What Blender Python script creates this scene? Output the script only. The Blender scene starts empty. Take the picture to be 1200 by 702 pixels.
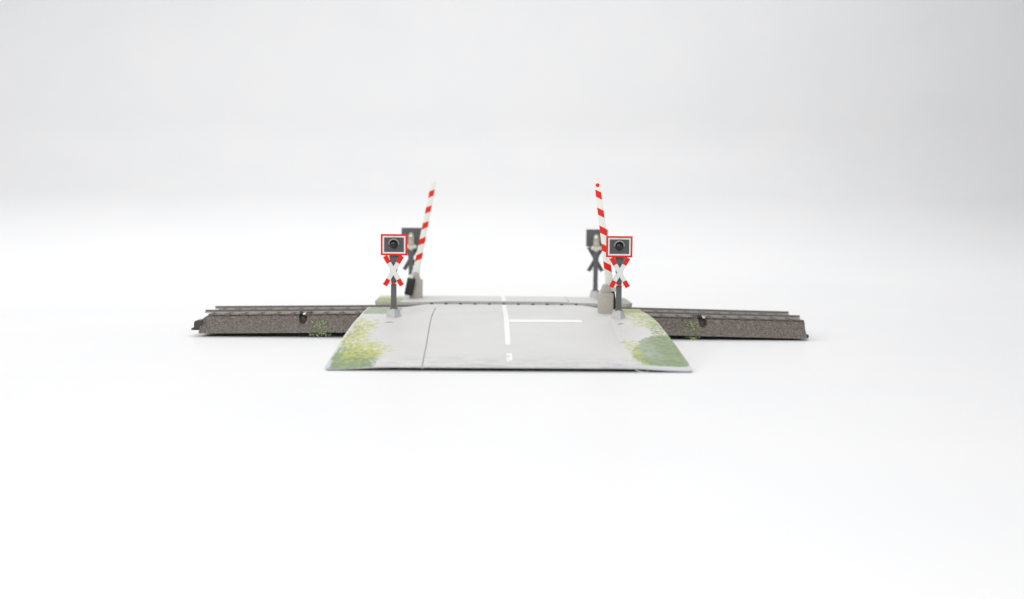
import bpy, bmesh, math, random
from mathutils import Vector, Matrix, noise as mn

random.seed(7)
MM = 0.001                      # everything is written in millimetres
scene = bpy.context.scene
col = scene.collection

# ------------------------------------------------------------------ helpers
def srgb(r, g, b, k=1.0):
    def f(c):
        c /= 255.0
        return (c / 12.92 if c <= .04045 else ((c + .055) / 1.055) ** 2.4) * k
    return (f(r), f(g), f(b), 1.0)

def lerp(a, b, t): return a + (b - a) * t
def sstep(a, b, x):
    t = max(0.0, min(1.0, (x - a) / (b - a)))
    return t * t * (3 - 2 * t)
def interp(x, pts):
    if x <= pts[0][0]: return pts[0][1]
    for (x0, y0), (x1, y1) in zip(pts, pts[1:]):
        if x <= x1: return y0 + (y1 - y0) * (x - x0) / (x1 - x0)
    return pts[-1][1]

def finish(name, bm, mats, parent=None, loc=(0, 0, 0), rot=(0, 0, 0), smooth=None):
    bmesh.ops.recalc_face_normals(bm, faces=bm.faces)
    for v in bm.verts: v.co *= MM
    me = bpy.data.meshes.new(name)
    bm.to_mesh(me); bm.free()
    if not isinstance(mats, (list, tuple)): mats = [mats]
    for m in mats: me.materials.append(m)
    if smooth is not None:
        me.shade_smooth()
        me.set_sharp_from_angle(angle=math.radians(smooth))
    o = bpy.data.objects.new(name, me)
    col.objects.link(o)
    o.location = [c * MM for c in loc]; o.rotation_euler = rot
    if parent: o.parent = parent
    return o

def thing(name, label, cat, loc, rz=0, group=None):
    o = bpy.data.objects.new(name, None); col.objects.link(o)
    o.empty_display_size = .005
    o.location = [c * MM for c in loc]; o.rotation_euler = (0, 0, rz)
    o['label'] = label; o['category'] = cat
    if group: o['group'] = group
    return o

def copy_tree(o, parent=None):
    c = o.copy(); col.objects.link(c)
    if parent: c.parent = parent
    for ch in list(o.children): copy_tree(ch, c)
    return c

def box(bm, x0, x1, y0, y1, z0, z1, bev=0.0, seg=2, M=None):
    r = bmesh.ops.create_cube(bm, size=1)
    vs = r['verts']
    for v in vs:
        v.co = Vector((lerp(x0, x1, v.co.x + .5), lerp(y0, y1, v.co.y + .5), lerp(z0, z1, v.co.z + .5)))
    if bev:
        es = list({e for v in vs for e in v.link_edges})
        g = bmesh.ops.bevel(bm, geom=es, offset=bev, segments=seg, affect='EDGES', profile=.5)
        vs = list({v for f in g['faces'] for v in f.verts} | {v for v in vs if v.is_valid})
    if M is not None:
        for v in vs: v.co = M @ v.co
    return vs

def prism(bm, pts, y0, y1, bev=0.0, mat=0):
    """polygon in x,z pushed from y0 to y1"""
    a = [bm.verts.new((x, y0, z)) for x, z in pts]
    b = [bm.verts.new((x, y1, z)) for x, z in pts]
    fs = [bm.faces.new(a), bm.faces.new(b[::-1])]
    n = len(pts)
    for i in range(n): fs.append(bm.faces.new((a[i], b[i], b[(i + 1) % n], a[(i + 1) % n])))
    for f in fs: f.material_index = mat
    if bev:
        bmesh.ops.recalc_face_normals(bm, faces=fs)
        es = [e for e in {e for f in fs for e in f.edges}]
        bmesh.ops.bevel(bm, geom=es, offset=bev, segments=2, affect='EDGES', profile=.5)

def loft(bm, rings, cap=True):
    rs = [[bm.verts.new(p) for p in r] for r in rings]
    n = len(rs[0])
    for a, b in zip(rs, rs[1:]):
        for i in range(n): bm.faces.new((a[i], a[(i + 1) % n], b[(i + 1) % n], b[i]))
    if cap:
        bm.faces.new(rs[0][::-1]); bm.faces.new(rs[-1])
    return rs

# ------------------------------------------------------------------ materials
def nodes_of(m):
    m.use_nodes = True
    nt = m.node_tree
    return nt, nt.nodes, nt.links, nt.nodes['Principled BSDF']

def mm_coords(nt, scale=(1000, 1000, 1000)):
    tc = nt.nodes.new('ShaderNodeTexCoord')
    mp = nt.nodes.new('ShaderNodeMapping'); mp.inputs['Scale'].default_value = scale
    nt.links.new(tc.outputs['Object'], mp.inputs['Vector'])
    return mp.outputs['Vector']

def noise_node(nt, vec, scale, detail=4, rough=.55):
    n = nt.nodes.new('ShaderNodeTexNoise')
    n.inputs['Scale'].default_value = scale; n.inputs['Detail'].default_value = detail
    n.inputs['Roughness'].default_value = rough
    nt.links.new(vec, n.inputs['Vector'])
    return n.outputs['Fac']

def math_node(nt, op, a, b=None, c=None, clamp=False):
    n = nt.nodes.new('ShaderNodeMath'); n.operation = op; n.use_clamp = clamp
    for i, v in enumerate((a, b, c)):
        if v is None: continue
        if isinstance(v, (int, float)): n.inputs[i].default_value = v
        else: nt.links.new(v, n.inputs[i])
    return n.outputs[0]

def maprange(nt, v, a, b, c=0.0, d=1.0, smooth=False):
    n = nt.nodes.new('ShaderNodeMapRange')
    if smooth: n.interpolation_type = 'SMOOTHSTEP'
    nt.links.new(v, n.inputs[0])
    for i, k in zip((1, 2, 3, 4), (a, b, c, d)): n.inputs[i].default_value = k
    return n.outputs[0]

def mixc(nt, fac, a, b):
    n = nt.nodes.new('ShaderNodeMix'); n.data_type = 'RGBA'
    if isinstance(fac, (int, float)): n.inputs[0].default_value = fac
    else: nt.links.new(fac, n.inputs[0])
    for i, v in ((6, a), (7, b)):
        if isinstance(v, tuple): n.inputs[i].default_value = v
        else: nt.links.new(v, n.inputs[i])
    return n.outputs[2]

def bump(nt, h, dist, strength=1.0):
    n = nt.nodes.new('ShaderNodeBump')
    n.inputs['Distance'].default_value = dist * MM
    n.inputs['Strength'].default_value = strength
    nt.links.new(h, n.inputs['Height'])
    return n.outputs['Normal']

def plastic(name, c, rough=.45, metal=0.0, var=.12, nscale=.8, bumpd=.02, spec=.5):
    m = bpy.data.materials.new(name)
    nt, N, L, B = nodes_of(m)
    v = mm_coords(nt)
    f = noise_node(nt, v, nscale)
    d = tuple(x * (1 - var) for x in c[:3]) + (1,)
    e = tuple(min(1, x * (1 + var)) for x in c[:3]) + (1,)
    L.new(mixc(nt, maprange(nt, f, .3, .7), d, e), B.inputs['Base Color'])
    L.new(maprange(nt, noise_node(nt, v, nscale * .6), .2, .8, rough * .8, min(1, rough * 1.2)), B.inputs['Roughness'])
    B.inputs['Metallic'].default_value = metal
    B.inputs['Specular IOR Level'].default_value = spec
    if bumpd: L.new(bump(nt, noise_node(nt, v, nscale * 3), bumpd), B.inputs['Normal'])
    return m

M_pole = plastic('dark grey plastic', (.108, .108, .117, 1), .5)
M_back = plastic('grey green plastic', (.085, .094, .092, 1), .6)
M_base = plastic('pale grey plastic', (.52, .52, .525, 1), .55, var=.18, nscale=1.5)
M_red = plastic('signal red paint', (.72, .022, .012, 1), .5, var=.08, nscale=1.2, spec=.2)
M_white = plastic('white paint', (.72, .73, .70, 1), .45, var=.03)
M_face = plastic('black signal face', (.075, .075, .08, 1), .55, nscale=2.5, var=.25)
M_lens = plastic('dark glossy lens', (.012, .010, .012, 1), .12, bumpd=0)
M_visor = plastic('grey visor', (.27, .265, .26, 1), .35)
M_house = plastic('beige grey plastic', (.46, .42, .38, 1), .5, var=.07)
M_black = plastic('black plastic', (.012, .013, .014, 1), .4)
M_silver = plastic('silvery lamp tube', (.55, .52, .44, 1), .22, metal=.55, bumpd=0)
M_clear = plastic('milky lamp socket', (.72, .69, .62, 1), .25)
M_rail = plastic('weathered rail metal', (.155, .15, .128, 1), .5, metal=.2, var=.15, nscale=.5)
M_web = plastic('bright rail web', (.60, .555, .53, 1), .35, metal=.6, var=.1, nscale=.6, bumpd=0)
M_sleeper = plastic('brown sleeper plastic', (.12, .10, .09, 1), .7, var=.15, nscale=1.2)
M_clip = plastic('dark clip plastic', (.038, .04, .036, 1), .5)
M_tab = plastic('bare contact metal', (.62, .66, .74, 1), .2, metal=.9)
M_pit = plastic('dark olive hollow', (.06, .055, .042, 1), .6)
M_peg_shade = plastic('grey peg and plug shade', (.04, .04, .04, 1), .6)  # pegs, and the painted shade crescents of the plugs

def make_ballast():
    m = bpy.data.materials.new('ballast moulding')
    nt, N, L, B = nodes_of(m)
    v = mm_coords(nt)
    a = noise_node(nt, v, 1.7, 6, .82)
    vo = N.new('ShaderNodeTexVoronoi'); vo.inputs['Scale'].default_value = 2.7
    L.new(v, vo.inputs['Vector'])
    c1 = mixc(nt, maprange(nt, a, .38, .62), (.072, .061, .053, 1), (.335, .288, .25, 1))
    sep = N.new('ShaderNodeSeparateColor'); L.new(vo.outputs['Color'], sep.inputs[0])
    spk = maprange(nt, sep.outputs[0], .86, .93)
    c2 = mixc(nt, math_node(nt, 'MULTIPLY', spk, .55), c1, (.42, .38, .34, 1))
    spk2 = maprange(nt, sep.outputs[1], .88, .95)
    c3 = mixc(nt, math_node(nt, 'MULTIPLY', spk2, .6), c2, (.05, .042, .036, 1))
    L.new(c3, B.inputs['Base Color'])
    B.inputs['Roughness'].default_value = .62
    h = math_node(nt, 'ADD', math_node(nt, 'MULTIPLY', vo.outputs['Distance'], -.8), a)
    L.new(bump(nt, h, .4), B.inputs['Normal'])
    return m
M_ballast = make_ballast()

def make_bedtop():
    m = plastic('bed top plastic', (.20, .172, .155, 1), .16, var=.12, nscale=.9, bumpd=.01)
    return m
M_bedtop = make_bedtop()

def make_ramp():
    """grey printed board; G and Y are pigment coverage per vertex, W wear near the front edge"""
    m = bpy.data.materials.new('printed road board')
    nt, N, L, B = nodes_of(m)
    v = mm_coords(nt)
    def attr(n):
        a = N.new('ShaderNodeAttribute'); a.attribute_name = n; return a.outputs['Fac']
    big = noise_node(nt, v, .06, 3)
    fine = noise_node(nt, v, 2.2, 4, .6)
    base = mixc(nt, maprange(nt, big, .3, .7), (.595, .595, .585, 1), (.635, .633, .622, 1))
    base = mixc(nt, maprange(nt, fine, .35, .65, 0, .10), base, (.45, .45, .44, 1))
    # scuffs: stretched noise where the board is worn
    v2 = mm_coords(nt, (140, 700, 700))
    sc = noise_node(nt, v2, 1.0, 5, .7)
    wear = math_node(nt, 'MULTIPLY', attr('W'), maprange(nt, sc, .47, .58))
    base = mixc(nt, math_node(nt, 'MULTIPLY', wear, .7), base, (.34, .345, .36, 1))
    lip = attr('E')
    base = mixc(nt, math_node(nt, 'MULTIPLY', lip, .8), base, (.50, .53, .585, 1))
    n1 = noise_node(nt, v, .8, 5, .74)
    n2 = noise_node(nt, mm_coords(nt, (800, 1200, 1000)), .62, 6, .75)
    n3 = noise_node(nt, v, .30, 4, .6)
    thG = math_node(nt, 'ADD', attr('G'), math_node(nt, 'MULTIPLY', math_node(nt, 'SUBTRACT', n1, .5), 1.7))
    mG = maprange(nt, thG, .46, .60)
    gcol = mixc(nt, maprange(nt, n2, .36, .62), (.060, .130, .055, 1), (.205, .30, .07, 1))
    gcol = mixc(nt, maprange(nt, fine, .52, .72, 0, .5), gcol, (.33, .39, .24, 1))
    gcol = mixc(nt, math_node(nt, 'MULTIPLY', attr('P'), maprange(nt, n2, .35, .62, .2, .85)), gcol, (.37, .42, .33, 1))
    c = mixc(nt, math_node(nt, 'MULTIPLY', mG, .9), base, gcol)
    thY = math_node(nt, 'ADD', attr('Y'), math_node(nt, 'MULTIPLY', math_node(nt, 'SUBTRACT', n2, .5), 2.5))
    mY = maprange(nt, thY, .50, .60)
    ycol = mixc(nt, maprange(nt, n1, .38, .6), (.54, .52, .05, 1), (.36, .43, .09, 1))
    c = mixc(nt, math_node(nt, 'MULTIPLY', mY, .88), c, ycol)
    L.new(c, B.inputs['Base Color'])
    L.new(maprange(nt, fine, .2, .8, .42, .6), B.inputs['Roughness'])
    B.inputs['Specular IOR Level'].default_value = .35
    L.new(bump(nt, noise_node(nt, v, 1.2, 5), .05), B.inputs['Normal'])
    return m
M_ramp = make_ramp()
M_under = plastic('shade black underside', (.010, .010, .011, 1), .7, bumpd=0)  # black colour paints in the shade beneath boards and bed
M_line = plastic('white road paint', (.82, .82, .815, 1), .5, var=.03)
M_edge = plastic('grey board edge', (.50, .50, .49, 1), .55)

def make_arm():
    m = bpy.data.materials.new('striped arm paint')
    nt, N, L, B = nodes_of(m)
    v = mm_coords(nt)
    s = N.new('ShaderNodeSeparateXYZ'); L.new(v, s.inputs[0])
    # local z runs from the pivot (0) to the tip (ARM); stripes fall towards +x
    t = math_node(nt, 'ADD', s.outputs[2], math_node(nt, 'MULTIPLY', s.outputs[0], .66))
    u = math_node(nt, 'SUBTRACT', ARM - 5.0 + 1.32, t)
    ph = math_node(nt, 'FLOORED_MODULO', u, 6.88)
    band = math_node(nt, 'LESS_THAN', ph, 2.82)
    ok = math_node(nt, 'MULTIPLY', math_node(nt, 'GREATER_THAN', u, -1), math_node(nt, 'LESS_THAN', u, 31.5))
    f = noise_node(nt, v, 1.0)
    red = mixc(nt, f, (.70, .018, .008, 1), (.78, .030, .014, 1))
    wht = mixc(nt, f, (.80, .795, .745, 1), (.84, .835, .785, 1))
    L.new(mixc(nt, math_node(nt, 'MULTIPLY', band, ok), wht, red), B.inputs['Base Color'])
    B.inputs['Roughness'].default_value = .5
    B.inputs['Specular IOR Level'].default_value = .2
    return m
ARM = 40.6
M_arm = make_arm()

def make_sheet():
    m = bpy.data.materials.new('white laminate sheet')
    nt, N, L, B = nodes_of(m)
    v = mm_coords(nt)
    n = noise_node(nt, v, .012, 4)
    f = noise_node(nt, v, .25, 4)
    c = mixc(nt, maprange(nt, n, .3, .7), (.825, .83, .835, 1), (.85, .85, .85, 1))
    # hairline scratches
    w = N.new('ShaderNodeTexVoronoi'); w.feature = 'DISTANCE_TO_EDGE'; w.inputs['Scale'].default_value = .028
    dn = N.new('ShaderNodeTexNoise'); dn.inputs['Scale'].default_value = .03
    L.new(v, dn.inputs['Vector'])
    va = N.new('ShaderNodeVectorMath'); va.operation = 'SCALE'; va.inputs['Scale'].default_value = 40
    L.new(dn.outputs['Color'], va.inputs[0])
    vb = N.new('ShaderNodeVectorMath'); vb.operation = 'ADD'
    L.new(v, vb.inputs[0]); L.new(va.outputs[0], vb.inputs[1]); L.new(vb.outputs[0], w.inputs['Vector'])
    line = maprange(nt, w.outputs['Distance'], .002, .006, 1, 0)
    gate = maprange(nt, noise_node(nt, v, .02, 2), .56, .64)
    c = mixc(nt, math_node(nt, 'MULTIPLY', math_node(nt, 'MULTIPLY', line, gate), .10), c, (.5, .49, .48, 1))
    L.new(c, B.inputs['Base Color'])
    L.new(maprange(nt, f, .3, .7, .40, .52), B.inputs['Roughness'])
    B.inputs['Specular IOR Level'].default_value = .3
    return m
M_sheet = make_sheet()

# ------------------------------------------------------------------ the setting: a white seamless sheet
Y_BEND, Z_BEND, R_BEND = 960.0, 66.0, 110.0
def make_backdrop():
    bm = bmesh.new()
    prof = [(-1500, 0), (-700, 0), (-200, 0), (300, 0), (480, 0)]
    for i in range(1, 21):                     # the paper leaves the table slowly ...
        t = i / 20
        prof.append((480 + (Y_BEND - 480) * t, Z_BEND * t * t))
    a0 = math.atan(2 * Z_BEND / (Y_BEND - 480))
    for i in range(1, 41):                     # ... then turns up into the background
        a = lerp(a0, math.radians(87), i / 40)
        prof.append((Y_BEND + R_BEND * (math.sin(a) - math.sin(a0)), Z_BEND + R_BEND * (math.cos(a0) - math.cos(a))))
    y1, z1 = prof[-1]
    prof += [(y1 + 20, z1 + 380), (y1 + 80, z1 + 1500)]
    rows = [[bm.verts.new((x, y, z)) for x in (-2200, -800, 0, 800, 2200)] for y, z in prof]
    for a, b in zip(rows, rows[1:]):
        for i in range(4): bm.faces.new((a[i], a[i + 1], b[i + 1], b[i]))
    o = finish('backdrop', bm, M_sheet, smooth=180)
    o['kind'] = 'structure'
    o['label'] = 'seamless white table top sweeping up into a pale grey background'
make_backdrop()

# ------------------------------------------------------------------ track
def zoff(x):
    s = math.sqrt(x * x + 400) - 20
    return 2.15 - s * (1.45 / 99.7 if x < 0 else 1.95 / 99.7)
XL, XR = -118.0, 118.0
track = thing('railway_track', 'brown model railway track with moulded ballast running under the road ramps', 'track', (0, 0, 0))

def bed_profile():
    """half profile from the foot (y=20) up to the shoulder"""
    p = []
    for i in range(13):
        t = i / 12
        p.append((20 - 4.4 * t - .55 * math.sin(math.pi * t), .55 + 6.15 * t))
    return p
NOTCH = (-78.5, 77.8)
def make_bed():
    bm = bmesh.new()
    xs, x = [], XL
    while x < XR - .01:
        xs.append(x); x += .25 if any(abs(x - n) < 2.6 for n in NOTCH) or x < XL + 4 else .8
    xs.append(XR)
    half = bed_profile()
    lip = [(15.25, 6.72, 0), (14.6, 6.76, 0), (14.6, 7.12, 0), (15.05, 7.16, 0), (15.0, 7.42, 0)]
    prof = [(-y, z, 1) for y, z in half] + [(-y, z, d) for y, z, d in lip] + \
           [(y, z, d) for y, z, d in lip[::-1]] + [(y, z, 1) for y, z in half[::-1]]
    rows, pit = [], set()
    for x in xs:
        row = []
        for j, (y, z, d) in enumerate(prof):
            yy, zz = y, z
            if d:
                n = mn.noise(Vector((x * .9, y * .9, z * .9))) * .30 + mn.noise(Vector((x * 2.1, y * 2.1, z * 2.1))) * .16
                yy += n * (1 if y > 0 else -1)
                if z < .4: zz += .12 * mn.noise(Vector((x * .7, 3, 0)))
            zz = min(zz, 4.6 + 3.2 * math.sqrt(max(0, min(1, (x - XL) / 4.2))))     # the moulding rounds off at its hook end
            hit = False
            if y < 0:
                for nx in NOTCH:                      # hollow under the rail contact
                    q = ((x - nx) / 1.75) ** 2 + ((z - 7.0) / 3.6) ** 2
                    if q < 1: yy += 2.6 * min(1, 2.2 * (1 - q)); hit = True
            v = bm.verts.new((x, yy, zz + zoff(x)))
            if hit: pit.add(v)
            row.append(v)
        rows.append(row)
    top = len(half) + 4
    for p, q in zip(rows, rows[1:]):
        for i in range(len(prof) - 1):
            f = bm.faces.new((p[i], q[i], q[i + 1], p[i + 1]))
            k = sum(v in pit for v in f.verts)
            f.material_index = 3 if k >= 3 else (1 if i == top else 0)
    bm.faces.new(rows[0]); bm.faces.new(rows[-1][::-1])
    for p, q in zip(rows, rows[1:]):
        f = bm.faces.new((p[0], p[-1], q[-1], q[0])); f.material_index = 2
    return finish('ballast_bed', bm, [M_ballast, M_bedtop, M_under, M_pit], track, smooth=70)
make_bed()

# sleepers
sl_me = None
x = -114.2
while x < 117:
    if abs(x) > 50:
        if sl_me is None:
            bm = bmesh.new()
            box(bm, -1.15, 1.15, -15.2, 15.2, 6.6, 7.47, .05)
            for e in (-1, 1): box(bm, -.85, .85, e * 14.9 - .65, e * 14.9 + .65, 6.5, 7.80, .22)
            for s in (-8.25, 8.25):                   # rail chairs
                for d in (-1.25, 1.25): box(bm, -.6, .6, s + d - .45, s + d + .45, 7.4, 7.68, .08)
            bmesh.ops.create_uvsphere(bm, u_segments=10, v_segments=6, radius=.55, matrix=Matrix.Translation((0, 0, 7.75)))
            o = finish('sleeper', bm, M_sleeper, track, smooth=40); sl_me = o
        else:
            o = sl_me.copy(); col.objects.link(o); o.parent = track
        o.location = (x * MM, 0, (zoff(x)) * MM)
    x += 6.3

def make_rail(yc):
    bm = bmesh.new()
    sec = [(-1.0, 7.4), (1.0, 7.4), (1.0, 7.7), (.38, 7.8), (.38, 7.9), (.55, 7.98), (.55, 8.58), (.42, 8.66), (-.42, 8.66), (-.55, 8.58), (-.55, 7.98), (-.38, 7.9), (-.38, 7.8), (-1.0, 7.7)]
    rings = []
    n = 80
    for i in range(n + 1):
        x = lerp(XL, XR, i / n)
        rings.append([(x, yc + y, z + zoff(x)) for y, z in sec])
    rs = loft(bm, rings)
    bm.verts.ensure_lookup_table()
    idx = {v: k for r in rs for k, v in enumerate(r)}
    for f in bm.faces:
        if len(f.verts) == 4:
            ks = sorted({idx[v] for v in f.verts})
            if ks in ([1, 2], [2, 3], [3, 4], [4, 5], [10, 11], [11, 12], [12, 13], [0, 13]): f.material_index = 1
    return finish('rail', bm, [M_rail, M_web], track, smooth=30)
make_rail(-8.25); make_rail(8.25)

# plastic end clips: a hook at one side, a stub at the other, turned round at the far end
def clips(s):
    bm = bmesh.new()
    z0 = zoff(XL if s > 0 else XR)
    P = [(-117, 1.6), (-121.3, 1.6), (-121.5, 1.9), (-121.2, 2.4), (-120.35, 2.7), (-120.3, 4.5), (-119.9, 5.1), (-119.1, 5.45), (-117, 5.6)]
    prism(bm, [(px * s, pz + z0) for px, pz in P], -17.6 * s, -13.2 * s, .2)
    finish('connector_hook', bm, M_clip, track, smooth=40)
    bm = bmesh.new()
    z1 = zoff(XR if s > 0 else XL)
    x0, x1 = (117, 119.4) if s > 0 else (-119.4, -117)
    box(bm, x0, x1, -17.8 * s if s > 0 else 14.5, -14.5 if s > 0 else 17.8, .45 + z1, 2.0 + z1, .6, 3)
    finish('connector_stub', bm, M_clip, track, smooth=40)
clips(1); clips(-1)

for i, nx in enumerate(NOTCH):
    s = 1 if i == 0 else -1
    z = zoff(nx)
    bm = bmesh.new()
    box(bm, nx - .2, nx + 1.0, -15.6, -13.2, 7.1 + z, 7.75 + z, .12)
    finish('contact_tab', bm, M_tab, track, smooth=40)
    bm = bmesh.new()
    box(bm, nx - 1.5, nx - .4, -14.6, -12.4, 7.2 + z, 8.5 + z, .15)
    box(bm, nx + 1.3 * s, nx + 1.3 * s + 1.7 * s, -14.8, -11.5, 6.9 + z, 8.3 + z, .15) if s > 0 else box(bm, nx - 3.2, nx - 1.7, -15.4, -12, 6.7 + z, 8.4 + z, .15)
    finish('contact_clamp', bm, M_clip, track, smooth=40)

# ------------------------------------------------------------------ road ramps
W_PTS = [(0, 53.7), (20, 53.3), (40, 53.5), (60, 54.7), (80, 56.1), (100, 57.1), (107, 57.4)]
WL_PTS = [(0, 53.9), (20, 53.6), (45, 53.4), (60, 54.6), (73, 55.7), (80, 56.1), (92, 56.8), (100, 57.2), (107, 57.5)]
Z_PTS = [(-7.4, 10.75), (0, 10.9), (10, 11.0), (25, 11.2), (38, 11.2), (45, 10.95), (52, 10.25), (60, 9.1), (75, 6.35), (90, 3.6), (106.4, .62)]
def zsmooth(a):
    return sum(interp(a + d, Z_PTS) if -7.4 < a + d < 106.4 else interp(a, Z_PTS) for d in (-4, -2, 0, 2, 4)) / 5 if a < 100 else interp(a, Z_PTS)
def halfw(a, rear, left=False):
    w = interp(a, WL_PTS if left else W_PTS)
    if a > 105.0: w -= .9 * ((a - 105.0) / 1.4) ** 2
    if rear and a < 13.5: w -= 3.2 * (1 - math.sqrt(max(0, 1 - ((13.5 - a) / 4.0) ** 2)))
    return w
def ztop(u, a, rear):
    """u: signed x in the ramp's own frame, a: distance outwards from the rail centre"""
    z = zsmooth(a)
    gap = .10 + .78 * (1 - sstep(36, 56, abs(u)))
    z += gap * sstep(78, 106, a)
    if rear:
        z += lerp(.45, .65, 1 - sstep(26, 44, abs(u))) * (1 - sstep(30, 75, a))
        z += .36 * (1 - sstep(22, 30, abs(u))) * (1 - sstep(12, 40, a))
    else:
        side = sstep(29, 44, abs(u))
        z -= 1.35 * side * (1 - sstep(-6, 10, a))
        z += .17 * (1 - side) * (1 - sstep(-6, 6, a))
    # kerb seams: a deep one at u=-27.2, a faint one at u=37.6
    for us, w, d in ((-27.2, .17, .55), (37.6, .25, .10)):
        if abs(u - us) < .01: z -= d * sstep(3, 14, a)
        if 0 < (u - us) < 1.6 and us > 0: z += .0
    return z
def ramp_paint(u, a):
    """pigment coverage: green G, yellow Y, paleness P, wear W, bare lip E (front frame)"""
    e = halfw(min(a, 104), False, u < 0) - abs(u)
    G = Y = P = W = E = 0.0
    if u < 0:
        G = max(.88 * sstep(78, 97, a) * (1 - sstep(9, 22, e)), .58 * sstep(60, 90, a) * (1 - sstep(5, 15, e)), .50 * sstep(36, 62, a) * (1 - sstep(3, 11, e)))
        Y = max(.66 * sstep(70, 84, a) * (1 - .55 * sstep(92, 103, a)) * (1 - sstep(12, 25, e)) * sstep(0, 4, e),
                .56 * sstep(36, 56, a) * (1 - sstep(80, 90, a)) * (1 - sstep(6, 15, e)))
        r = (1 - sstep(34, 44, a)) * (1 - sstep(11, 17, e))
        if r > 0: G = max(G, .86 * r); P = 1 if a < 40 else .3
    else:
        lim = interp(a, [(63, 1), (69, 6), (76, 11), (84, 14.5), (93, 16.5), (104, 15)])
        G = max(1.0 * sstep(64, 74, a) * (1 - sstep(lim - 3, lim + 3.5, e)), .52 * sstep(28, 40, a) * (1 - sstep(3, 10, e)))
        Y = max(.54 * sstep(66, 78, a) * sstep(11, 14, e) * (1 - sstep(16, 21, e)),
                .56 * (1 - sstep(55, 68, a)) * sstep(14, 24, a) * (1 - sstep(7, 15, e)),
                .36 * sstep(55, 66, a) * (1 - sstep(76, 90, a)) * (1 - sstep(4, 10, e)))
        P = .1 + .8 * sstep(5, 10, e) * (1 - sstep(90, 101, a))
        r = (1 - sstep(24, 34, a)) * (1 - sstep(9, 14, e))
        if r > 0: G = max(G, .74 * r); Y = max(Y, .52 * r); P = .5
        if a > 103.6: G *= .1; Y *= .3
        if a > 100 and e < 2.0 - (106.4 - a) * .25: G *= .1; Y *= .1; E = .6
    W = sstep(90, 103, a) * (1.0 if abs(u) < 45 else .5) * (.45 + .55 * sstep(-40, 10, -abs(u + 4)))
    if 28 < u < 36: W = max(W, 1.4 * sstep(101, 103, a))
    E = max(E, sstep(103.8, 105, a) * lerp(.12, .8, sstep(24, 36, u)))
    if u < 0 and e < 1.5 and a > 98: E = 1; G *= .3
    if u < 0 and e < .35: G *= .3; Y *= .3
    return G, Y, P, W, E

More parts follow.
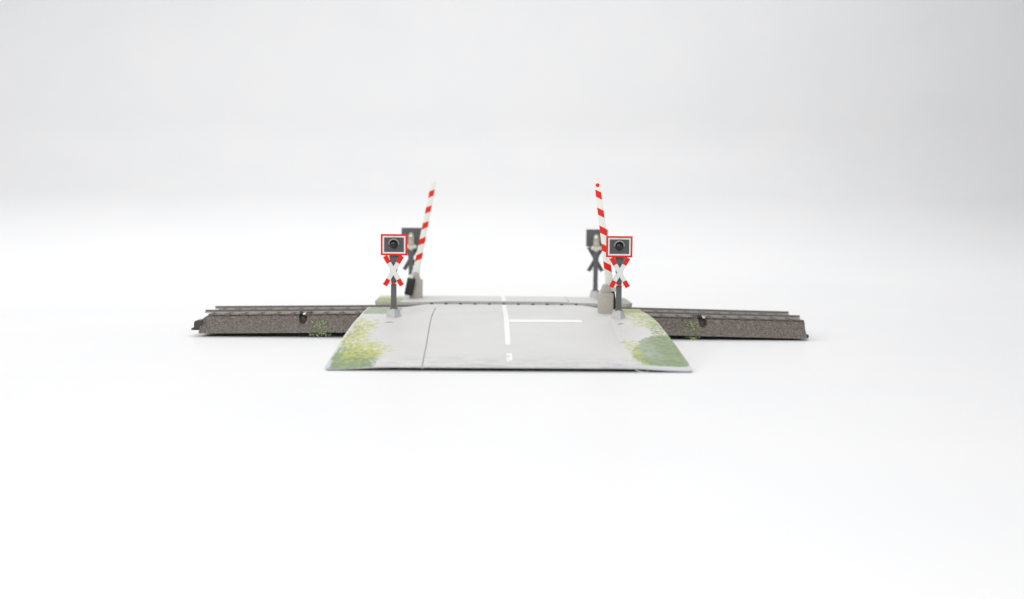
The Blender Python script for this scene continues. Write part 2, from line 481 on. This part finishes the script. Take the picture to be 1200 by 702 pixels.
def make_ramp_board(rear):
    a0 = 9.6 if rear else -7.3
    root = thing('road_ramp', '', 'ramp', (0, 0, 0), math.pi if rear else 0)
    # parametric rows in the ramp's own frame: a grows towards its outer edge, y = -a
    al = []
    a = a0
    while a < 105:
        al.append(a); a += 1.0
    al += [105, 105.4, 105.8, 106.1, 106.4]
    n = 112
    base = [-1 + 2 * i / n for i in range(n + 1)]
    bm = bmesh.new()
    lay = {k: bm.verts.layers.float.new(k) for k in 'GYPWE'}
    T, Bt = [], []
    for a in al:
        w = halfw(a, rear)
        wl = halfw(a, rear, True)
        us = [lerp(-wl, -27.45, i / 30) for i in range(31)] + [-27.2] + [lerp(-26.95, 37.25, i / 64) for i in range(65)] + [37.6] + [lerp(37.95, w, i / 20) for i in range(21)]
        rt, rb = [], []
        for u in us:
            z = ztop(u, a, rear)
            v = bm.verts.new((u, -a, z + .03 * mn.noise(Vector((u * .15, a * .15, 2)))))
            for k, q in zip('GYPWE', ramp_paint(u, a)): v[lay[k]] = q
            rt.append(v)
            t = .4 if a > 100 else .8
            if rear and a < 12: t = 2.2
            rb.append(bm.verts.new((u * .998, -a + (.02 if a > 106 else 0), z - t)))
        T.append(rt); Bt.append(rb)
    m = min(len(r) for r in T)
    assert all(len(r) == m for r in T), [len(r) for r in T]
    for r0, r1, q0, q1 in zip(T, T[1:], Bt, Bt[1:]):
        for i in range(m - 1):
            bm.faces.new((r0[i], r0[i + 1], r1[i + 1], r1[i])).material_index = 0
            bm.faces.new((q0[i], q1[i], q1[i + 1], q0[i + 1])).material_index = 1
        for i in (0, m - 1):
            bm.faces.new((r0[i], r1[i], q1[i], q0[i])).material_index = 2
    for i in range(m - 1):
        bm.faces.new((T[0][i], T[0][i + 1], Bt[0][i + 1], Bt[0][i])).material_index = 2
        bm.faces.new((T[-1][i], T[-1][i + 1], Bt[-1][i + 1], Bt[-1][i])).material_index = 0
    o = finish('road_board', bm, [M_ramp, M_under, M_edge], root, smooth=35)
    # side skirts under the board, down to the table
    for s in (-1, 1):
        bm = bmesh.new()
        prev = None
        for a in [a_ for a_ in al if a_ > 23] :
            w = halfw(a, rear, s < 0) - .5
            zt = ztop(s * w, a, rear) - .85
            if zt < .05: break
            q = [bm.verts.new((s * (w - d), -a, z)) for d, z in ((0, 0), (0, zt), (1.2, zt), (1.2, 0))]
            if prev:
                for i in range(4): bm.faces.new((prev[i], prev[(i + 1) % 4], q[(i + 1) % 4], q[i]))
            else: bm.faces.new(q)
            prev = q
        bm.faces.new(prev[::-1])
        finish('side_skirt', bm, M_edge, root)
    # painted markings: thin sheets following the board
    def strip(name, x0, x1, a_from, a_to, keep=None, step=1.0):
        bm = bmesh.new()
        nx = max(1, int(round((x1 - x0) / .35))) if x1 - x0 < 5 else int((x1 - x0) / 1.0)
        na = max(1, int(round((a_to - a_from) / step)))
        g = [[bm.verts.new((lerp(x0, x1, i / nx), -lerp(a_from, a_to, j / na), ztop(lerp(x0, x1, i / nx), lerp(a_from, a_to, j / na), rear) + .05)) for i in range(nx + 1)] for j in range(na + 1)]
        for j in range(na):
            for i in range(nx):
                if keep is None or keep((i + .5) / nx, (j + .5) / na):
                    bm.faces.new((g[j][i], g[j][i + 1], g[j + 1][i + 1], g[j + 1][i]))
        for v in [v for v in bm.verts if not v.link_faces]: bm.verts.remove(v)
        return finish(name, bm, M_line, root)
    strip('centre_line', -.95, .78, a0 + .3, 81.2)
    strip('stop_line', .9, 27.0, 49.3, 53.6)
    def worn(u, v):                 # the outermost dash is partly rubbed off
        if .25 < v < .42 and u < .68: return False
        if .55 < v < .68 and .25 < u < .5: return False
        if v > .70 and u > .92: return False
        if v > .84 and u > .42: return False
        return True
    strip('worn_dash', -.8, 1.0, 91.5, 101.6, worn, .35)
    # dark crescents painting the shade of round plugs beside the signal posts
    for cx, ca in ((-41.6, 56.2), (41.2, 56.4)):
        bm = bmesh.new()
        pts_o, pts_i = [], []
        for i in range(15):
            t = math.radians(lerp(35, 172, i / 14) if cx < 0 else lerp(60, 178, i / 14))
            w = .55 * math.sin(math.pi * i / 14) + .04
            pts_o.append((cx + 1.7 * math.cos(t), ca - 1.7 * math.sin(t)))
            pts_i.append((cx + (1.7 - w) * math.cos(t), ca - (1.7 - w) * math.sin(t)))
        vo = [bm.verts.new((x, -a, ztop(x, a, rear) + .06)) for x, a in pts_o]
        vi = [bm.verts.new((x, -a, ztop(x, a, rear) + .06)) for x, a in pts_i]
        for i in range(14): bm.faces.new((vo[i], vo[i + 1], vi[i + 1], vi[i]))
        finish('plug_shade', bm, M_peg_shade, root)
    return root
front = make_ramp_board(False)
front['label'] = 'near grey road ramp with white stop line and green painted corners'
rear = make_ramp_board(True)
rear['label'] = 'far grey road ramp beyond the rails, mostly hidden behind the crest'
for o_ in (front, rear): o_['group'] = 'road ramps on either side of the track'
# pegs along the rail gap of the near ramp
pm = None
for k in range(-5, 6):
    xk = k * 5.93
    if pm is None:
        bm = bmesh.new()
        vs = bmesh.ops.create_uvsphere(bm, u_segments=14, v_segments=8, radius=1)['verts']
        for v in vs: v.co = Vector((v.co.x * .66, v.co.y * .5, v.co.z * .62))
        p = finish('guard_peg', bm, M_peg_shade, front, smooth=60); pm = p
    else:
        p = pm.copy(); col.objects.link(p); p.parent = front
    p.location = (xk * MM, 6.3 * MM, (ztop(xk, -6.3, False) + .02) * MM)

# ------------------------------------------------------------------ crossing signals
SX, SY = 41.0, 44.5
def make_signal():
    root = thing('crossing_signal', '', 'crossing signal', (-SX, -SY, 11.05), 0, 'crossing signals at the four corners')
    # foot: four-sided tapered block, turned so that one corner faces the road
    bm = bmesh.new()
    def sq(w, z, n=12):
        out = []
        for k in range(4):
            for i in range(n):
                a = -1 + 2 * i / n
                c = [(a, -1), (1, a), (-a, 1), (-1, -a)][k]
                rib = 1 - (.035 if i % 3 == 1 else 0)
                x, y = c[0] * w / 2 * rib, c[1] * w / 2 * rib
                r = math.radians(-35)
                out.append((x * math.cos(r) - y * math.sin(r), x * math.sin(r) + y * math.cos(r), z))
        return out
    loft(bm, [sq(3.95, -.3), sq(3.9, .25), sq(3.75, .4), sq(3.0, 2.45), sq(2.8, 2.65)])
    finish('foot', bm, M_base, root, smooth=25)
    # ribbed square post
    bm = bmesh.new()
    def post(w, d, z):
        out = []
        for k in range(4):
            for i in range(8):
                a = -1 + 2 * i / 8
                c = [(a, -1), (1, a), (-a, 1), (-1, -a)][k]
                rib = 1 - (.07 if i in (2, 5) else 0)
                out.append((c[0] * w / 2 * rib, c[1] * d / 2 * rib, z))
        return out
    loft(bm, [post(2.9, 2.7, 2.6), post(2.6, 2.5, 2.85), post(1.95, 1.9, 3.3), post(1.85, 1.8, 12.2), post(1.85, 1.8, 15.5), post(2.5, 1.8, 16.8), post(2.56, 1.8, 24)])
    finish('post', bm, M_pole, root, smooth=25)
    # St Andrew's cross
    cz = 16.55; hx, hz = 3.05, 5.3; aw = 1.62
    L = math.hypot(hx, hz); dx, dz = hx / L, hz / L
    def bar(bm, s, t0, t1, w, y0, y1):
        px, pz = -dz * s, dx                 # across the bar
        ax, az = dx * s, dz
        q = [(t0, -w / 2), (t1, -w / 2), (t1, w / 2), (t0, w / 2)]
        prism(bm, [(ax * t + px * k * (s if s < 0 else 1), cz + az * t + pz * k * (s if s < 0 else 1)) for t, k in q], y0, y1)
    bm = bmesh.new()
    bar(bm, 1, -L, L, aw, -1.62, -.92); bar(bm, -1, -L, L, aw, -1.60, -.90)
    cb = finish('crossbuck', bm, M_back, root)
    bm = bmesh.new()
    bar(bm, 1, -L + 2.55, L - 2.85, aw - .02, -1.70, -1.60); bar(bm, -1, -L + 2.55, L - 2.85, aw - .02, -1.695, -1.59)
    finish('white_bars', bm, M_white, cb)
    for s in (1, -1):
        for t0, t1 in ((-L - .02, -L + 2.53), (L - 2.83, L + .02)):
            bm = bmesh.new(); bar(bm, s, t0, t1, aw + .03, -1.71, -1.58)
            finish('red_tip', bm, M_red, cb)
    # thin clear-white tie across the lower tips, red where it crosses the post
    bm = bmesh.new(); box(bm, -3.95, 3.95, -1.52, -1.30, 11.75, 12.2, .06)
    tie = finish('tie_strip', bm, M_white, root)
    bm = bmesh.new(); box(bm, -.68, .68, -1.58, -1.25, 11.72, 12.23, .05)
    finish('red_mark', bm, M_red, tie)
    # board with lamp
    bx, bz, bw, bh = .22, 25.95, 9.45, 7.6
    bm = bmesh.new(); box(bm, bx - bw / 2, bx + bw / 2, -1.7, -.5, bz - bh / 2, bz + bh / 2, .08)
    bd = finish('signal_board', bm, M_back, root, smooth=40)
    def frame(name, m, x, z, t, y0, y1):
        bm = bmesh.new()
        o = [(bx - x, bz - z), (bx + x, bz - z), (bx + x, bz + z), (bx - x, bz + z)]
        i = [(bx - x + t, bz - z + t), (bx + x - t, bz - z + t), (bx + x - t, bz + z - t), (bx - x + t, bz + z - t)]
        R = [[bm.verts.new((px, y, pz)) for px, pz in pts] for pts, y in ((o, y1), (o, y0), (i, y0), (i, y1))]
        for a, b in zip(R, R[1:] + R[:1]):
            for k in range(4): bm.faces.new((a[k], a[(k + 1) % 4], b[(k + 1) % 4], b[k]))
        finish(name, bm, m, bd)
    frame('red_border', M_red, bw / 2 + .03, bh / 2 + .03, .62, -1.92, -1.60)
    frame('white_border', M_white, bw / 2 - .61, bh / 2 - .61, .56, -1.86, -1.60)
    bm = bmesh.new(); box(bm, bx - 3.60, bx + 3.60, -1.80, -1.62, bz - 2.68, bz + 2.68)
    finish('dark_panel', bm, M_face, bd)
    bm = bmesh.new()
    lz = bz + .28
    vs = bmesh.ops.create_uvsphere(bm, u_segments=28, v_segments=16, radius=1)['verts']
    for v in vs: v.co = Vector((bx - .05 + v.co.x * 1.42, -1.95 + v.co.y * 1.35, lz - .12 + v.co.z * 1.45))
    finish('lamp_lens', bm, M_lens, bd, smooth=180)
    bm = bmesh.new()
    rings = []
    for i in range(23):
        t = math.radians(lerp(-8, 188, i / 22))
        y_out = -3.3 + 1.0 * (1 - math.sin(max(0, min(math.pi, t))))
        c, s = math.cos(t), math.sin(t)
        o = (bx - .05, lz + .05)
        rings.append([(o[0] + r * c, y, o[1] + r * s) for r, y in ((1.52, -1.75), (1.52, y_out), (1.98, y_out), (1.98, -1.75))])
    loft(bm, rings)
    finish('lamp_visor', bm, M_visor, bd, smooth=30)
    # lamp tube and milky socket on the back of the board
    bm = bmesh.new()
    rr = []
    for z, r in ((bz - 3.7, 1.45), (bz - 3.5, 1.5), (bz - .2, 1.5), (bz + .7, 1.38), (bz + 1.3, 1.0), (bz + 1.65, .5), (bz + 1.75, .05)):
        rr.append([(bx + .35 + r * math.cos(k * math.pi / 12), .35 + r * math.sin(k * math.pi / 12), z) for k in range(24)])
    loft(bm, rr)
    finish('lamp_tube', bm, M_silver, bd, smooth=40)
    bm = bmesh.new()
    for ox, r in ((-1.5, .95), (0, 1.25), (1.5, .95)):
        vs = bmesh.ops.create_uvsphere(bm, u_segments=16, v_segments=10, radius=1)['verts']
        for v in vs: v.co = Vector((bx + .35 + ox + v.co.x * r, .6 + v.co.y * 1.0, bz - 4.7 + v.co.z * (1.45 if ox == 0 else 1.0) + (0 if ox == 0 else .25)))
    finish('lamp_socket', bm, M_clear, bd, smooth=60)
    return root
s0 = make_signal()
s0['label'] = 'crossing signal with red bordered board on the near ramp, left of the white centre line'
for (x, y, z, rz, lab) in ((SX, -SY, 11.05, 0, 'crossing signal with red bordered board close in front of the beige barrier housing'),
                           (-SX + .4, SY, 11.55, math.pi, 'signal seen from behind, partly covered by a red bordered board and a barrier arm'),
                           (SX + .25, SY, 11.55, math.pi, 'signal seen from behind with its dark cross standing free against the white background')):
    c = copy_tree(s0)
    if rz:
        for ch in c.children:
            if ch.name.startswith('signal_board'): ch.location.x = -.7 * MM
    else:
        for ch in c.children:
            if ch.name.startswith('signal_board'): ch.location.x = -.5 * MM
    c.location = (x * MM, y * MM, z * MM); c.rotation_euler = (0, 0, rz); c['label'] = lab

# ------------------------------------------------------------------ barriers
def make_barrier():
    root = thing('level_crossing_barrier', '', 'barrier', (38.0, -28.2, 11.15), 0, 'raised red and white barriers')
    bm = bmesh.new()
    box(bm, -2.75, 2.65, -3.2, 3.0, -.3, 7.7, .28, 3)
    hs = finish('housing', bm, M_house, root, smooth=40)
    bm = bmesh.new()
    P = [(-1.9, 7.2), (1.9, 7.2), (1.85, 8.2)] + [(.15 + 1.5 * math.cos(t), 9.5 + 1.5 * math.sin(t)) for t in [math.pi * i / 14 for i in range(15)]] + [(-1.75, 8.6)]
    prism(bm, P, -1.7, .5, .15); prism(bm, P, 1.85, 2.9, .15)
    finish('pivot_lug', bm, M_house, hs, smooth=40)
    # arm, own frame: z runs from the pivot to the tip
    bm = bmesh.new()
    P = [(-1.75, -1.6), (1.75, -1.6), (1.75, 1.0), (1.42, 3.2), (.98, ARM - .25), (.80, ARM), (-.80, ARM), (-.98, ARM - .25), (-1.42, 3.2), (-1.75, 1.0)]
    prism(bm, P, -.55, .55, .10)
    arm = finish('barrier_arm', bm, M_arm, root, loc=(1.75, 1.17, 9.6), rot=(0, -math.radians(8.0), 0), smooth=30)
    bm = bmesh.new()
    bmesh.ops.create_cone(bm, cap_ends=True, segments=20, radius1=.74, radius2=.62, depth=.3, matrix=Matrix.Translation((0, -.68, ARM - 1.5)) @ Matrix.Rotation(math.pi / 2, 4, 'X'))
    finish('tip_reflector', bm, M_red, arm, smooth=40)
    bm = bmesh.new()
    box(bm, .6, 2.6, -.3, 4.2, -1.7, -.1, .3)
    finish('pivot_cap', bm, M_white, arm, smooth=40)
    bm = bmesh.new()
    box(bm, -.55, 2.95, 2.1, 4.5, -8.7, -1.3, .45, 3)
    finish('counterweight', bm, M_black, arm, loc=(-1.1, 0, 0), smooth=40)
    return root
b0 = make_barrier()
b0['label'] = 'raised barrier on the near ramp, its striped arm tipped with a red dot'
b1 = copy_tree(b0)
b1.location = (-37.5 * MM, 30.5 * MM, 11.8 * MM); b1.rotation_euler = (0, 0, math.pi)
b1['label'] = 'raised barrier beyond the rails with a black counterweight beside its striped arm'
for ch in b1.children:
    if ch.name.startswith('barrier_arm'):
        ch.rotation_euler = (0, -math.radians(10.9), 0); ch.location.x = .15 * MM
        for g in ch.children:
            if g.name.startswith('counterweight'): g.location.x = 0

# ------------------------------------------------------------------ green tufts stuck on the ballast
M_tuft = plastic('flock green', (.26, .39, .15, 1), .7, var=.4, nscale=.5, bumpd=0)
M_tuft2 = plastic('flock light green', (.52, .58, .32, 1), .7, var=.3, nscale=.5, bumpd=0)
def tuft(name, label, xc, spread, zlo, zhi, n, seed):
    rnd = random.Random(seed)
    bm = bmesh.new()
    for k in range(n):
        x = rnd.gauss(xc, spread * .5); x = max(xc - spread, min(xc + spread, x))
        t = rnd.random() ** 1.2
        z = lerp(zlo, zhi, t) + .2
        yface = -(20 - 4.3 * (z / 6.75) + .1)
        zz = z + zoff(x)
        ln = rnd.uniform(.4, 1.3); wd = rnd.uniform(.09, .20)
        d = Vector((rnd.gauss(0, .6), -rnd.uniform(.15, .8), rnd.gauss(.35, .6))).normalized()
        s = d.cross(Vector((rnd.random() - .5, 1, rnd.random() - .5))).normalized() * wd
        p = Vector((x, yface + .35, zz))
        vs = [bm.verts.new(q) for q in (p - s, p + s, p + d * ln * .6 + s * .8, p + d * ln, p + d * ln * .6 - s * .8)]
        f = bm.faces.new(vs); f.material_index = 0 if rnd.random() < .68 else 1
    o = finish(name, bm, [M_tuft, M_tuft2])
    o['label'] = label; o['category'] = 'grass tuft'; o['group'] = 'green tufts glued to the ballast side'
tuft('grass_tuft', 'sparse green tuft on the ballast just left of the near ramp', -71.2, 3.8, -1.0, 4.4, 150, 3)
tuft('grass_tuft', 'sparse green tuft on the ballast just right of the near ramp', 73.6, 3.0, -.9, 5.4, 130, 5)

# a loose paint fibre at the front edge
bm = bmesh.new()
pts = [(39.2, -106.6, .9), (40.0, -107.3, .45), (41.0, -107.0, .25), (41.6, -107.8, .2), (42.6, -107.3, .25), (43.2, -106.8, .6)]
rings = []
for i, p in enumerate(pts):
    r = .16
    rings.append([(p[0], p[1] + r * math.cos(k * math.pi / 3), p[2] + r * math.sin(k * math.pi / 3)) for k in range(6)])
loft(bm, rings)
fb = finish('loose_fibre', bm, M_white, smooth=60)
fb['label'] = 'tiny pale fibre hanging off the front edge of the near ramp'; fb['category'] = 'fibre'

# ------------------------------------------------------------------ camera
f_px, cx, cy, cz = 1315.42, -8.18, -452.22, 51.36
pi_, ya, ro = math.radians(4.765), math.radians(1.432), math.radians(.549)
fw = Vector((math.sin(ya) * math.cos(pi_), math.cos(ya) * math.cos(pi_), -math.sin(pi_)))
r_ = Vector((math.cos(ya), -math.sin(ya), 0)); u_ = r_.cross(fw)
r2 = r_ * math.cos(ro) + u_ * math.sin(ro); u2 = u_ * math.cos(ro) - r_ * math.sin(ro)
cam = bpy.data.cameras.new('camera'); co = bpy.data.objects.new('camera', cam); col.objects.link(co)
M = Matrix.Identity(4)
for i in range(3):
    M[i][0], M[i][1], M[i][2] = r2[i], u2[i], -fw[i]
M[0][3], M[1][3], M[2][3] = cx * MM, cy * MM, cz * MM
co.matrix_world = M
cam.sensor_width = 36; cam.lens = f_px / 1200 * 36
cam.clip_start = .01; cam.clip_end = 50
cam.dof.use_dof = True; cam.dof.focus_distance = .408; cam.dof.aperture_fstop = 8.5
scene.camera = co

# ------------------------------------------------------------------ light
def area(name, loc, target, size, power, color=(1, .99, .985), size_y=None):
    l = bpy.data.lights.new(name, 'AREA'); l.energy = power; l.color = color
    l.size = size
    if size_y: l.shape = 'RECTANGLE'; l.size_y = size_y
    o = bpy.data.objects.new(name, l); col.objects.link(o)
    o.location = loc
    d = Vector(target) - Vector(loc)
    o.rotation_euler = d.to_track_quat('-Z', 'Y').to_euler()
    return o
area("softbox_overhead", (-.26, .57, .72), (-.21, .22, 0), 1.55, 6.7, size_y=.55)
area('softbox_front', (-.12, -.80, .60), (0, 0, .03), .55, 4.8)
area('lamp_side', (-1.0, -.38, .45), (-.03, -.04, .01), .12, 1.6)
world = bpy.data.worlds.new('World'); scene.world = world
world.use_nodes = True
bg = world.node_tree.nodes['Background']
bg.inputs[0].default_value = (.97, .982, 1.008, 1); bg.inputs[1].default_value = .445

scene.view_settings.view_transform = 'Standard'
scene.view_settings.look = 'None'
scene.view_settings.exposure = 0
scene.view_settings.gamma = 1
scene.cycles.use_denoising = True
scene.cycles.max_bounces = 8
